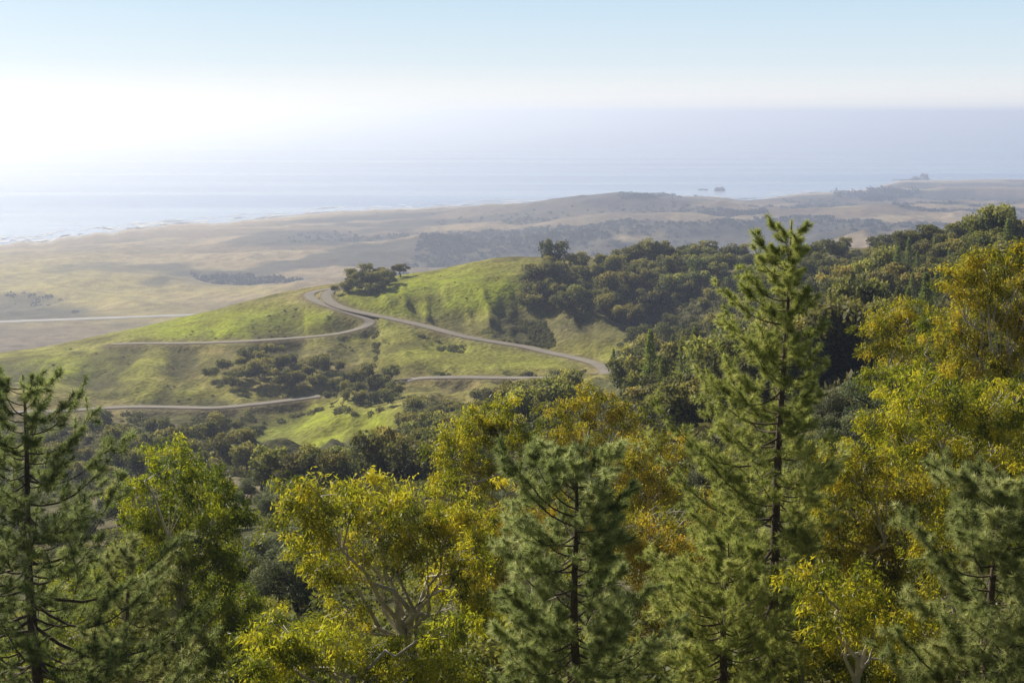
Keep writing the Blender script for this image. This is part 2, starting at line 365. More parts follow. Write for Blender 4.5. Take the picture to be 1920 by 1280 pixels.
# ------------------------------------------------------------------ plant geometry
def unit(v): return v/(np.linalg.norm(v, axis=-1, keepdims=True)+1e-9)
def rdir(n): return unit(rng.normal(size=(n, 3)))
def leaves(c, d, nrm, Ln, Wd):
    s = unit(np.cross(d, nrm)); Ln = np.asarray(Ln).reshape(-1, 1); Wd = np.asarray(Wd).reshape(-1, 1)
    V = np.stack([c, c+d*Ln*.45+s*Wd*.5, c+d*Ln, c+d*Ln*.45-s*Wd*.5], 1).reshape(-1, 3)
    return V, np.arange(len(V)).reshape(-1, 4)
def tube(pts, rad, n=6):
    pts = np.array(pts, float); rad = np.broadcast_to(np.asarray(rad, float), (len(pts),))
    d = unit(np.gradient(pts, axis=0)); ref = np.where(np.abs(d[:, 2:3]) > .9, np.array([[1., 0, 0]]), np.array([[0, 0, 1.]]))
    a = unit(np.cross(d, ref)); b = np.cross(d, a)
    th = np.linspace(0, 2*math.pi, n, endpoint=False)
    V = (pts[:, None]+rad[:, None, None]*(np.cos(th)[None, :, None]*a[:, None]+np.sin(th)[None, :, None]*b[:, None])).reshape(-1, 3)
    i = np.arange(len(pts)-1)[:, None]*n; j = np.arange(n)[None]; j2 = (j+1) % n
    return V, np.stack([i+j, i+j2, i+n+j2, i+n+j], -1).reshape(-1, 4)
def join(parts):
    Vs, Fs, b = [], [], 0
    for V, f in parts: Vs.append(V); Fs.append(f+b); b += len(V)
    return np.concatenate(Vs), np.concatenate(Fs)
def bend(a, b, n=6, wob=.08, sag=0):
    a = np.array(a, float); b = np.array(b, float); t = np.linspace(0, 1, n)[:, None]
    l = np.linalg.norm(b-a); p = a+(b-a)*t
    p[1:-1] += rng.normal(size=(n-2, 3))*wob*l*.5
    p[:, 2] += sag*l*np.sin(t[:, 0]*math.pi); return p
def oak_variant(n, size, rx=5.8, rz=3.4, zc=4.0, low=True):
    k = rng.integers(13, 19); lob = []
    for i in range(k):
        a = rng.uniform(0, 2*math.pi); r = math.sqrt(rng.uniform(0, 1))*.75
        z = zc+(rng.uniform(-.75, .75) if low else rng.uniform(-.35, .8))*rz*(1-r*.5)
        lob.append((r*rx*math.cos(a), r*rx*math.sin(a), z, rng.uniform(1.3, 2.5)))
    lob = np.array(lob); li = rng.integers(0, k, n); dv = rdir(n); dv[:, 2] = np.where(dv[:, 2] < -.4, -dv[:, 2], dv[:, 2])
    c = lob[li, :3]+dv*lob[li, 3:4]*rng.uniform(.62, 1.08, (n, 1))*np.array([1, 1, .85])
    V, Fc = leaves(c, unit(rdir(n)+dv*.4), unit(dv+rdir(n)*.6), size*rng.uniform(.6, 1.3, n), size*.8*rng.uniform(.6, 1.2, n))
    lt = rng.uniform(0, 1, k); tn = np.clip(.45*lt[li]+.3*rng.uniform(0, 1, n)+.1+.5*(c[:, 2]-zc)/rz, 0, 1)  # tone rises with height, painting sunlit tops into the leaf colour
    tr = [tube(bend((0, 0, -1.2), (.3, .2, zc-1.4), 5, .1), np.linspace(.5, .34, 5))]
    for i in range(6): tr.append(tube(bend((.3, .2, zc-1.7), lob[i % k, :3], 5, .12), np.linspace(.24, .07, 5), 5))
    return (V, Fc, np.repeat(tn, 4)), join(tr)
def conifer_variant(n, size):
    h = 14.; z = h*(rng.uniform(0, 1, n)**1.25); lay = np.round(z/1.0)*1.0+rng.normal(size=n)*.3
    R = (h-lay)*.25+.3; R *= (.75+.35*np.sin(lay*5+rng.uniform(0, 6)))
    a = rng.uniform(0, 2*math.pi, n); r = R*rng.uniform(.2, 1.15, n)*(1+.25*np.sin(a*3+lay))
    c = np.stack([r*np.cos(a), r*np.sin(a), lay+1.0-r*.12], -1)
    out = np.stack([np.cos(a), np.sin(a), rng.uniform(-.3, .5, n)], -1)
    V, Fc = leaves(c, unit(out+rdir(n)*.5), rdir(n), size*rng.uniform(.6, 1.3, n), size*.45*np.ones(n))
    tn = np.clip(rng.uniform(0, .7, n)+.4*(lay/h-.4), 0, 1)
    return (V, Fc, np.repeat(tn, 4)), tube([(0, 0, -1.2), (0, 0, 7), (0, 0, 14.8)], [.3, .18, .03])
def to_mesh(name, V, Fc, mat, tone=None):
    o = mk(name, V, Fc, mat, tone=tone); me = o.data; bpy.data.objects.remove(o); return me
def var(cr, tr, m1_, m2_):
    return (to_mesh('crown', cr[0], cr[1], m1_, cr[2]), to_mesh('trunk', tr[0], tr[1], m2_), cr)
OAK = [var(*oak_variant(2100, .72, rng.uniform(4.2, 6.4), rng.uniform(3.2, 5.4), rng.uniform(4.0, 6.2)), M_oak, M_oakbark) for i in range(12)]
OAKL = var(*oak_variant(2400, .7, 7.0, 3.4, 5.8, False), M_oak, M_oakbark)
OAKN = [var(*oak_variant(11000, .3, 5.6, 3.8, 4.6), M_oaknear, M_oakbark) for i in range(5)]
CON = [var(*conifer_variant(2400, .7), M_conif, M_bark) for i in range(5)]
def plant(vr, name, pos, sc, label, cat, group, scl=None, rz=None):
    r = thing(name, pos, label, cat, group, rng.uniform(0, 6.28) if rz is None else rz, sc)
    r.scale = scl if scl is not None else (sc*rng.uniform(.88, 1.15), sc*rng.uniform(.88, 1.15), sc*rng.uniform(.82, 1.25))
    for nm, me in (('trunk', vr[1]), ('crown', vr[0])):
        o = bpy.data.objects.new(nm, me); COL.objects.link(o); o.parent = r
    return r
def inpoly(x, y, p):
    c = False; j = len(p)-1
    for i in range(len(p)):
        if (p[i][1] > y) != (p[j][1] > y) and x < (p[j][0]-p[i][0])*(y-p[i][1])/(p[j][1]-p[i][1])+p[i][0]: c = not c
        j = i
    return c
def scatter(poly, n, Y0, Y1, md, clear=28, gully=False):
    xs = [p[0] for p in poly]; ys = [p[1] for p in poly]; out = []; tries = 0
    while len(out) < n and tries < n*40:
        tries += 1; a, b = rng.uniform(min(xs), max(xs)), rng.uniform(min(ys), max(ys))
        if not inpoly(a, b, poly): continue
        if ((a-620)/145)**2+((b-842)/66)**2 < 1: continue       # the clean grassy knoll
        if any((a-c)**2+((b-d)*1.8)**2 < md*md for c, d, _ in out): continue
        w = cast(a, b, Y0, Y1)
        if gully and float(ridged(np.array([w[0]/52+w[1]/300]), np.array([w[1]/150]), 4, 21)[0]) > .56: continue
        dx = np.abs(allp[:, 0]-w[0]); dy = allp[:, 1]-w[1]
        if (np.hypot(dx, dy) < 9).any() or ((dx < 6) & (dy > 0) & (dy < clear)).any(): continue
        out.append((a, b, w))
    return out
PLAN = []
def grove(poly, n, Y0, Y1, md, vs_, name, adj, where, s0, s1, clear=28):
    pts = scatter(poly, n, Y0, Y1, md, clear)
    xs = sorted(p[0] for p in pts); ys = sorted(p[1] for p in pts)
    for a, b, w in pts:
        h = 'left' if a < xs[len(xs)//3] else ('right' if a > xs[2*len(xs)//3] else 'middle')
        v = 'upper' if b < ys[len(ys)//2] else 'lower'
        sc = rng.uniform(s0, s1)
        PLAN.append((sc/w[1], vs_[rng.integers(len(vs_))], name, w, sc, f'{adj} at the {v} {h} of {where}', f'{adj}s at the {v} {h} of {where}'))
RIDGE = [(965, 575), (1010, 512), (1060, 498), (1180, 495), (1300, 490), (1425, 485), (1405, 503), (1335, 545), (1260, 585), (1190, 612), (1120, 608), (1000, 592)]
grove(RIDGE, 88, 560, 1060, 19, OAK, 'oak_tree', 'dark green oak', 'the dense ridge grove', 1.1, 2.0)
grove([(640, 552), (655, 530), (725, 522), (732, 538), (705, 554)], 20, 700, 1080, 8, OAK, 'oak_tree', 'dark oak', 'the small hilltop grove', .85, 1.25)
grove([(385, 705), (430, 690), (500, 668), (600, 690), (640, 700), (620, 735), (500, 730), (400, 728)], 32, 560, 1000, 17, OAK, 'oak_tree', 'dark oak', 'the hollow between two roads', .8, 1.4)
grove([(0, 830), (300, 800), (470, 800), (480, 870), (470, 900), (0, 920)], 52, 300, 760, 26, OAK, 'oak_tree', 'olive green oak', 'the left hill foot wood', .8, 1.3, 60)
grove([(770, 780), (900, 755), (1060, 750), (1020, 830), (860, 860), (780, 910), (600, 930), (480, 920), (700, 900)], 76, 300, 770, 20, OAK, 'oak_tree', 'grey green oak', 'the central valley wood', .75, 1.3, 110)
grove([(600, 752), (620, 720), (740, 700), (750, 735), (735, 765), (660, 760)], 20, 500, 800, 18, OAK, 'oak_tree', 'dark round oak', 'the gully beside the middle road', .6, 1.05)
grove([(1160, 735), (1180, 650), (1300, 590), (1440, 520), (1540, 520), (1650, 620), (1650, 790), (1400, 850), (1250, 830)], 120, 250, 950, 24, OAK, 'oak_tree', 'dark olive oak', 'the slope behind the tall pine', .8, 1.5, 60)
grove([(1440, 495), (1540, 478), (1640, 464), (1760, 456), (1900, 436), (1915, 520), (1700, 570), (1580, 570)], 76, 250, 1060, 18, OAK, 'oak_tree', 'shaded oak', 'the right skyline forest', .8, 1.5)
grove([(470, 960), (560, 930), (620, 1000), (600, 1150), (470, 1150)], 12, 120, 300, 32, OAKN, 'oak_tree', 'grey green oak', 'the gap left of the yellow eucalyptus', .6, .95)
grove([(-20, 930), (480, 900), (480, 1000), (-20, 1060)], 18, 150, 320, 40, OAKN, 'oak_tree', 'grey green oak', 'the slope behind the left pine', .6, .95)
grove([(860, 880), (1250, 800), (1300, 900), (1320, 980), (900, 1000)], 18, 150, 330, 38, OAKN, 'oak_tree', 'grey green oak', 'the slope behind the central pine', .5, .85)
grove([(1500, 720), (1900, 650), (1900, 900), (1500, 900)], 14, 110, 330, 50, OAKN, 'oak_tree', 'grey green oak', 'the slope behind the right eucalyptus', .6, .95)
PLAN.sort(key=lambda p: -p[0])
oV, oF, oT, nb_ = [], [], [], 0
for i, (q, vr, name, w, sc, lab, grp) in enumerate(PLAN):
    rz = rng.uniform(0, 6.28); scl = (sc*rng.uniform(.85, 1.2), sc*rng.uniform(.85, 1.2), sc*rng.uniform(.8, 1.3))
    if i < 294: plant(vr, name, w, sc, lab, 'tree', grp, scl, rz)
    else:
        V, Fc, tn = vr[2]; V = V*np.array(scl); c, s = math.cos(rz), math.sin(rz)
        V = np.stack([V[:, 0]*c-V[:, 1]*s, V[:, 0]*s+V[:, 1]*c, V[:, 2]], -1)+w
        oV.append(V); oF.append(Fc+nb_); oT.append(np.clip(tn*rng.uniform(.6, 1.3), 0, 1)); nb_ += len(V)
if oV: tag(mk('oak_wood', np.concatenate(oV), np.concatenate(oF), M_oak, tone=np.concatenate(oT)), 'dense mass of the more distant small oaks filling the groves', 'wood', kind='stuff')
PLAN = []
grove([(1200, 740), (1260, 690), (1300, 680), (1320, 740), (1240, 780)], 8, 250, 900, 24, CON, 'conifer_tree', 'bright pointed conifer', 'the cluster left of the tall pine', .7, 1.1)
grove([(1560, 560), (1700, 500), (1900, 450), (1910, 570), (1800, 640), (1640, 660)], 26, 150, 1000, 30, CON, 'conifer_tree', 'pointed conifer', 'the wood above the right eucalyptus', .5, .95)
for (q, vr, name, w, sc, lab, grp) in PLAN: plant(vr, name, w, sc, lab, 'tree', grp)
for (a, b, s, l) in [(1857, 455, .8, 'tall dark conifer on the right skyline, left of two'), (1897, 455, .85, 'tall dark conifer on the right skyline nearest the photo edge'), (1424, 492, .8, 'small dark conifer at the right end of the ridge grove'), (1150, 712, .75, 'light green conifer beside the lower end of the upper road')]:
    plant(CON[1], 'conifer_tree', cast(a, b, 300, 1060), s, l, 'tree', None)
plant(OAKL, 'oak_tree', cast(752, 519, 800, 1060), 1.2, 'lone spreading oak at the right end of the hilltop grove', 'tree', None)
for a, b, l in [(628, 552, 'small round bushy oak beside the road loop, lower left of the grove'), (645, 548, 'small round bushy oak between the road loop and the hilltop grove')]:
    plant(OAK[4], 'oak_tree', cast(a, b, 800, 1060), .7, l, 'tree', None)
# scrub (uncountable)
def bushes(pts, R, n, size, name, mat, label, cat):
    c0 = np.array(pts); k = len(c0); R = np.asarray(R)
    li = np.repeat(np.arange(k), n); dv = rdir(k*n); dv[:, 2] = np.abs(dv[:, 2])
    c = c0[li]+dv*(R[li]*rng.uniform(.6, 1.05, k*n))[:, None]*np.array([1.15, 1.15, .85])
    sz = R[li]*size*rng.uniform(.6, 1.3, k*n)
    V, Fc = leaves(c, unit(rdir(k*n)+dv*.3), unit(dv+rdir(k*n)*.6), sz, sz*.8)
    tn = np.clip(.6*rng.uniform(0, 1, k)[li]+.4*rng.uniform(0, 1, k*n), 0, 1)
    return tag(mk(name, V, Fc, mat, tone=np.repeat(tn, 4)), label, cat, kind='stuff')
pts, R = [], []
for poly, n, Y0, Y1, r0_, r1_, cl, gu in [
    ([(1150, 640), (1440, 520), (1650, 560), (1650, 850), (1200, 850)], 900, 200, 980, 1.2, 3.4, 30, False),
    ([(1190, 620), (1300, 550), (1440, 490), (1450, 560), (1300, 640)], 300, 600, 1060, 1.0, 3., 12, False),
    ([(700, 620), (1100, 650), (1120, 720), (700, 700)], 130, 560, 1000, .5, 2.0, 12, True),
    ([(520, 860), (1000, 730), (1250, 760), (1250, 960), (500, 960)], 1000, 180, 760, 1., 3., 40, False),
    ([(-60, 790), (600, 760), (740, 740), (600, 900), (-60, 960)], 800, 250, 800, .9, 2.8, 20, False),
    ([(0, 680), (560, 560), (700, 620), (600, 760), (0, 780)], 50, 560, 1040, .4, 1.1, 12, True),
    ([(700, 540), (980, 490), (1000, 600), (800, 600)], 22, 700, 1040, .3, .8, 12, False),
    ([(960, 600), (1200, 615), (1160, 690), (1000, 640)], 180, 600, 1000, .8, 2.2, 15, True),
    ([(1440, 500), (1920, 430), (1920, 700), (1560, 640)], 750, 200, 1060, 1.3, 3.2, 12, False)]:
    for a, b, w in scatter(poly, n, Y0, Y1, 2, cl, gu): pts.append(w); R.append(rng.uniform(r0_, r1_))
bushes(pts, R, 90, .5, 'scrub', M_scrub, 'low olive chaparral scrub scattered over the slopes', 'scrub')
pts, R = [], []
for k in range(1500):
    Y = rng.uniform(55, 300); w = rng.uniform(-.42, .42); pts.append((w*Y, Y, float(hgt(w*Y, Y)))); R.append(rng.uniform(.8, 2.5))
bushes(pts, R, 380, .2, 'undergrowth', M_under, 'dense undergrowth beneath the foreground trees', 'undergrowth')
def farwood(regs, label, keep=True, ra=(3, 9)):
    pts, R = [], []
    for (a, b, rx, ry, n) in regs:
        got = 0
        for k in range(n*4):
            if got >= n: break
            q = rng.normal(size=2)*.6; w = cast(a+q[0]*rx, b+q[1]*ry, 1300, 11000, 200)
            if w[2] < 1: continue
            if keep:
                v = float(ridged(np.array([w[0]/620]), np.array([w[1]/620]), 4, 8)[0]); u = float(fbm(np.array([w[0]/400]), np.array([w[1]/400]), 4, 45)[0])
                if v > .53 and (u < .53 or w[0] < -300): continue
                if abs(np.interp(w[0], tt_, aYs)-w[1]) < 260 and w[0] < aX[-1]: continue
            got += 1; pts.append(w); R.append(rng.uniform(*ra))
    return bushes(pts, R, 26, .7, 'far_wood', M_farwood, label, 'wood')
farwood([(280, 538, 170, 24, 330), (150, 505, 120, 18, 60), (500, 550, 190, 22, 380), (620, 505, 200, 28, 420), (560, 480, 160, 18, 160)], 'hazy dark wood along the creek behind the left green hill')
farwood([(800, 455, 220, 28, 560), (960, 438, 200, 22, 400), (1100, 425, 200, 18, 320)], 'hazy dark wood in the valleys behind the hilltop')
farwood([(1350, 405, 180, 16, 340), (1500, 395, 140, 14, 320), (1720, 412, 180, 18, 380), (1800, 388, 140, 10, 180)], 'hazy dark wood on the coastal hills at right')
farwood([(1215, 368, 50, 4, 110)], 'dark trees capping the far coastal knoll', False, (6, 13))
farwood([(1648, 367, 44, 7, 230)], 'dark block of trees near the rocky point', False, (14, 26))
# sea rocks
def searock(px, py, Y, wdt, hgt_, label, seed):
    bm = bmesh.new(); bmesh.ops.create_icosphere(bm, subdivisions=4, radius=1)
    V = np.array([v.co[:] for v in bm.verts]); Fc = np.array([[v.index for v in f.verts] for f in bm.faces]); bm.free()
    r = .7+.9*(fbm(V[:, 0]*1.8+seed, V[:, 1]*1.8+V[:, 2]*1.3, 4, seed)-.3)
    V = V*r[:, None]*np.array([wdt/2, wdt/2.6, hgt_])
    V[:, 2] += (fbm(V[:, 0]/wdt*5+seed, V[:, 1]/wdt*5, 3, seed+3)-.5)*hgt_*.7
    o = mk('sea_rock', V, Fc, M_rock); o.location = at(px, py, Y)*np.array([1, 1, 0]); tag(o, label, 'rock')
searock(1349, 358, 8850, 78, 21, 'blocky dark sea rock standing off the coast, larger of two', 3)
searock(1318, 357, 8950, 62, 8, 'low flat sea rock left of the blocky one', 5)
searock(1733, 338, 10350, 90, 42, 'peaked pale rock at the end of the rocky point', 7)
searock(1716, 338, 10330, 70, 22, 'small rock shoulder left of the peaked rock', 9)
searock(1695, 341, 10250, 160, 9, 'low reef of rock left of the point', 12)
# ------------------------------------------------------------------ foreground pines
def pine(label, px, top_py, Y, prof, mat, nb, bare, leftb=1.0, lean=0., tr=.24, need=60, nl=.3, dens=4., elt=38, nw=.0095, rnd=.85):
    top = at(px, top_py+8, Y); bx = top[0]-lean; bz = float(hgt(bx, Y))-.3
    base = np.array([bx, Y, bz]); h = top[2]-bz
    root = thing('pine_tree', base, label, 'tree')
    n = 14; t = np.linspace(0, 1, n); tp = np.stack([lean*t**1.5+.06*np.sin(t*9), .08*np.sin(t*7+1), h*t], -1)
    trunk = mk('trunk', *tube(tp, tr*(1-t)**.8+.02, 10), M_bark, root, smooth=True)
    cz0 = h*bare; brs = []; tuft_c, tuft_d, tuft_t, tuft_l = [], [], [], []
    for i in range(nb):
        f = (i+rng.uniform(0, 1))/nb
        z = cz0+(h-cz0)*f*.97; az = i*2.4+rng.uniform(-.5, .5)
        hx = np.array([math.cos(az), math.sin(az), 0])
        Ln = float(np.interp((h-z)/h, prof[0], prof[1]))*rng.uniform(.4, 1.2)*((1+(leftb-1)*abs(hx[0])) if hx[0] < 0 else 1/(1+(leftb-1)*abs(hx[0])))
        Ln = max(Ln, .2); ls = min(1, .62+.3*Ln)
        el = math.radians(-6+elt*f**1.3+rng.uniform(-18, 18))
        st = np.array([np.interp(z, tp[:, 2], tp[:, 0]), np.interp(z, tp[:, 2], tp[:, 1]), z])
        q = np.linspace(0, 1, 7)
        up = np.tan(el)*q*Ln+(.3*q**2.2-.16*np.sin(q*3.14))*Ln
        if f > .8: up = np.minimum(up, (h-z)*.85)
        side = np.array([-hx[1], hx[0], 0])*rng.normal()*.2
        bpnt = st+hx*(q*Ln)[:, None]+side*(q**2*Ln)[:, None]+np.array([0, 0, 1])*up[:, None]
        parts = [tube(bpnt, np.linspace(.012+.011*Ln, .008, 7), 5)]
        bt = rng.uniform(0, 1)
        for k in range(int(3+Ln*dens)):
            u = rng.uniform(.2, 1)**.7; p0 = np.array([np.interp(u, q, bpnt[:, c]) for c in range(3)])
            sd = np.array([-hx[1], hx[0], 0])*rng.choice([-1, 1])
            dd = unit(hx*rng.uniform(.1, 1)+sd*rng.uniform(.2, 1)+np.array([0, 0, rng.uniform(-.3, 1.0)]))
            tl = rng.uniform(.25, .9)*min(1, .25+Ln*.28)
            p1 = p0+dd*tl; p1[2] += .08
            parts.append(tube(np.stack([p0, (p0+p1)/2-[0, 0, .02], p1]), [.01, .008, .005], 3))
            for e in (.65, 1.0):
                tuft_c.append(p0+(p1-p0)*e); tuft_d.append(unit(dd+np.array([0, 0, .4]))); tuft_t.append(.4*bt+.6*rng.uniform()); tuft_l.append(ls)
        for e in (.85, 1.0):
            tuft_c.append(np.array([np.interp(e, q, bpnt[:, c]) for c in range(3)])); tuft_d.append(unit(hx+np.array([0, 0, .6]))); tuft_t.append(bt); tuft_l.append(ls)
        brs.append(parts)
    for e in (-.4, -.2, 0):
        tuft_c.append(tp[-1]+[0, 0, e]); tuft_d.append(np.array([0, 0, 1.])); tuft_t.append(.8); tuft_l.append(.6)
    for parts in brs[:99]: mk('branch', *join(parts), M_bark, trunk)
    if len(brs) > 99:
        o = mk('upper_branches', *join([p for b in brs[99:] for p in b]), M_bark, trunk); o['kind'] = 'stuff'
    c = np.array(tuft_c); d = np.array(tuft_d); tt = np.array(tuft_t); tl_ = np.array(tuft_l); k = len(c)
    li = np.repeat(np.arange(k), need); m_ = k*need
    nd = unit(d[li]*.5+rdir(m_)*rnd); c1 = c[li]-d[li]*rng.uniform(0, .2, m_)[:, None]
    Ls = nl*rng.uniform(.7, 1.15, m_)*tl_[li]
    s = unit(np.cross(nd, rdir(m_)))*nw
    tip = c1+nd*Ls[:, None]; tip[:, 2] -= .03
    V = np.stack([c1-s, c1+s, tip], 1).reshape(-1, 3)
    tn = np.clip(tt[li]*.65+rng.uniform(0, .35, m_), 0, 1)
    mk('crown', V, np.arange(len(V)).reshape(-1, 3), mat, root, np.repeat(tn, 3))
    return root
pine('sparse dark pine at the left edge of the photo', 40, 695, 50, ([0, .04, .12, .25, .4, .6, 1], [.7, 1.3, 2.0, 2.7, 4.2, 5.4, 5.6]), M_needledk, 112, .08, 1.0, .1, .24, 62, .31, 3.5, 28)
pine('low grey green pine at the lower left beside the sparse pine', 235, 1010, 56, ([0, .05, .2, .4, 1], [.4, .9, 1.7, 2.4, 2.8]), M_needlegr, 60, .1, 1.0, .1, .16, 56, .3, 3.8)
pine('tall slender pine with bare trunk rising highest of all', 1484, 405, 60, ([0, .03, .08, .15, .25, .36, .48, .6, 1], [.25, .75, 1.1, 1.5, 2.0, 2.5, 3.7, 4.2, 4.2]), M_needle, 150, .08, 1.36, .35, .24, 66, .3, 4.4, 28)
pine('bushy grey green pine with round crown in the centre foreground', 1078, 842, 47, ([0, .04, .12, .25, .45, 1], [.7, 1.3, 2.0, 2.5, 3.2, 3.4]), M_needlegr, 84, .1, 1.08, -.1, .2, 92, .31, 4.1, 40, .0095, 1.)
pine('grey green pine at the lower right edge of the photo', 1875, 890, 45, ([0, .05, .15, .3, .5, 1], [.6, 1.2, 1.8, 2.3, 2.8, 3.0]), M_needlegr, 80, .1, 1.1, .1, .2, 92, .31, 4.1, 40, .0095, 1.)
pine('low pine crown beneath the tall slender pine', 1365, 1010, 55, ([0, .06, .2, .4, 1], [.5, 1.1, 2.0, 2.7, 3.]), M_needle, 66, .1, 1.1, .1, .18, 62, .3, 4)
# ------------------------------------------------------------------ foreground eucalyptus
def euc(label, Y, bpx, fork, blobs, mat, dens=1.0, lf=.25, tr=.18):
    fk = at(fork[0], fork[1], Y); bx = float(w_px(bpx, 1200)*Y); bz = float(hgt(bx, Y))-.3
    base = np.array([bx, Y, bz]); root = thing('eucalyptus_tree', base, label, 'tree')
    fk = fk-base
    tp = bend((0, 0, 0), fk, 8, .05); trunk = mk('trunk', *tube(tp, np.linspace(tr, tr*.6, 8), 9), M_eucbark, root, smooth=True)
    LV, LT = [], []
    for (a, b, rx, ry) in blobs:
        sc = Y/F; yo = rng.uniform(-1, 1)*2.4
        c = at(a, b, Y+yo)-base; R = np.array([rx*sc*1.15, (rx+ry)*.5*sc*1.15, ry*sc*1.15])
        f0 = tp[rng.integers(4, 8)] if c[2] > tp[4, 2] else tp[rng.integers(2, 5)]
        lp = bend(f0, c, 7, .12, .06); lr = .035+.014*np.linalg.norm(c-f0)
        parts = [tube(lp, np.linspace(min(lr, tr*.6), .028, 7), 6)]
        area = math.pi*R[0]*R[2]; nc = max(7, int(area*4.9*dens))
        dv = rdir(nc); cc = c+dv*R*((rng.uniform(.1, 1, (nc, 1))**.45)*np.where(rng.uniform(size=(nc, 1)) < .2, 1.35, 1.0))
        ct = rng.uniform(0, 1, nc)  # random tone per spray; the leaf ramps paint in a sunlit and dark mottle
        for k in range(nc):
            j = rng.integers(3, 7)
            if k % 3 == 0: parts.append(tube(bend(lp[j], cc[k]+[0, 0, .2], 4, .15, .12), [.026, .019, .013, .008], 3))
        mk('limb', *join(parts), M_eucbark, trunk)
        # each spray hangs from its twig end and leans its own way
        nl = rng.integers(50, 110, nc); li = np.repeat(np.arange(nc), nl); m_ = len(li)
        lean = rng.normal(size=(nc, 2))*.4; hang = rng.uniform(.2, .85, nc)
        u = rng.uniform(0, 1, m_)**.8
        p = cc[li]+np.stack([lean[li, 0]*u, lean[li, 1]*u, .2-hang[li]*u], -1)+rng.normal(size=(m_, 3))*np.array([.19, .19, .14])*(1.2-.5*u)[:, None]
        d = unit(rng.normal(size=(m_, 3))*.65+np.array([0, 0, -.7])+np.concatenate([lean[li]*.6, np.zeros((m_, 1))], 1))
        V, _ = leaves(p, d, rdir(m_), lf*1.08*rng.uniform(.6, 1.3, m_), .064*rng.uniform(.7, 1.3, m_))
        LV.append(V); LT.append(np.repeat(np.clip(ct[li]*.78+rng.uniform(0, .22, m_), 0, 1), 4))
    V = np.concatenate(LV); mk('crown', V, np.arange(len(V)).reshape(-1, 4), mat, root, np.concatenate(LT))
euc('dense green eucalyptus between the left pine and the gap', 72, 340, (335, 1100), [(320, 870, 50, 45), (285, 940, 60, 55), (385, 905, 48, 42), (420, 965, 45, 55), (330, 1010, 90, 60), (250, 1060, 60, 70), (420, 1060, 55, 50), (340, 1120, 100, 60), (230, 1180, 100, 70), (380, 1200, 100, 70), (450, 1150, 40, 45), (300, 1260, 110, 50), (120, 1200, 70, 60), (150, 1100, 50, 50), (60, 1240, 60, 50)], M_eucgr, 1.15)
euc('large yellow green eucalyptus with pale forked limbs left of centre', 61, 800, (745, 1130), [(600, 930, 75, 42), (690, 925, 70, 50), (570, 990, 50, 50), (760, 960, 60, 55), (650, 1010, 85, 50), (745, 1035, 55, 35), (840, 1000, 55, 60), (590, 1070, 60, 35), (840, 1100, 45, 45), (885, 960, 45, 60), (620, 1160, 66, 36), (900, 1120, 45, 50), (880, 1050, 45, 45)], M_euc, 1., .25, .24)
euc('golden eucalyptus with leaning trunk above the large forked one', 78, 1015, (975, 880), [(925, 776, 50, 30), (895, 815, 56, 38), (960, 806, 45, 36), (850, 860, 45, 48), (900, 888, 60, 42), (845, 930, 45, 42), (980, 818, 28, 26), (945, 760, 26, 16)], M_euc)
euc('airy golden eucalyptus left of the tall pine, furthest back', 88, 1110, (1105, 850), [(1110, 740, 40, 18), (1065, 772, 40, 26), (1140, 768, 46, 26), (1090, 816, 52, 34), (1160, 804, 38, 32), (1045, 838, 42, 26)], M_eucrust, .85)
euc('rusty eucalyptus just behind the top of the central pine', 82, 1205, (1200, 930), [(1200, 835, 45, 30), (1230, 865, 45, 42), (1160, 872, 45, 38), (1210, 920, 60, 45), (1150, 935, 45, 45), (1250, 832, 32, 24)], M_eucrust, .9)
euc('tall golden eucalyptus rising highest at the right edge', 80, 1870, (1850, 720), [(1850, 500, 65, 32), (1800, 535, 48, 32), (1890, 560, 55, 45), (1820, 600, 62, 40), (1780, 640, 45, 36), (1900, 640, 55, 45), (1840, 690, 70, 42), (1930, 510, 50, 50), (1960, 600, 60, 60)], M_euc, 1.05)
euc('round topped golden eucalyptus left of the tallest right one', 95, 1700, (1690, 720), [(1660, 590, 48, 26), (1700, 620, 42, 32), (1630, 635, 36, 28), (1690, 665, 50, 28), (1715, 580, 28, 18)], M_euc, 1.0)
euc('half hidden olive eucalyptus between the two upper right golden ones', 90, 1760, (1760, 760), [(1760, 690, 50, 34), (1700, 720, 45, 30), (1750, 620, 36, 30), (1900, 730, 55, 45), (1650, 700, 34, 26), (1810, 730, 55, 34)], M_eucgr, 1.)
euc('spreading golden eucalyptus below the tallest right one', 72, 1770, (1765, 900), [(1720, 740, 66, 40), (1800, 770, 75, 45), (1660, 790, 55, 36), (1740, 830, 80, 45), (1870, 760, 65, 55), (1880, 840, 65, 50), (1680, 850, 45, 30)], M_euc, 1.1)
euc('olive eucalyptus filling the slope right of the tall pine trunk', 66, 1640, (1640, 1060), [(1560, 860, 55, 36), (1620, 880, 65, 45), (1700, 900, 65, 45), (1560, 940, 50, 42), (1650, 960, 75, 45), (1760, 940, 55, 45), (1620, 1040, 75, 50), (1540, 1020, 40, 50), (1690, 1070, 70, 55), (1600, 1140, 75, 55), (1700, 1170, 75, 60), (1610, 1240, 85, 55), (1820, 920, 70, 45), (1900, 900, 60, 50)], M_euc, 1.25)
euc('shaded olive eucalyptus behind the lower right pine', 58, 1800, (1800, 1080), [(1800, 950, 60, 45), (1890, 920, 55, 45), (1740, 1010, 50, 50), (1830, 1010, 60, 50), (1770, 1100, 60, 55), (1720, 1200, 60, 55), (1900, 1040, 50, 60)], M_euc, 1.1)
euc('low yellow eucalyptus right of the tall trunk at the bottom edge', 51, 1610, (1610, 1230), [(1560, 1150, 55, 45), (1640, 1170, 65, 45), (1570, 1235, 70, 42), (1680, 1240, 60, 45), (1530, 1080, 38, 40), (1620, 1100, 50, 36)], M_euc, 1.)
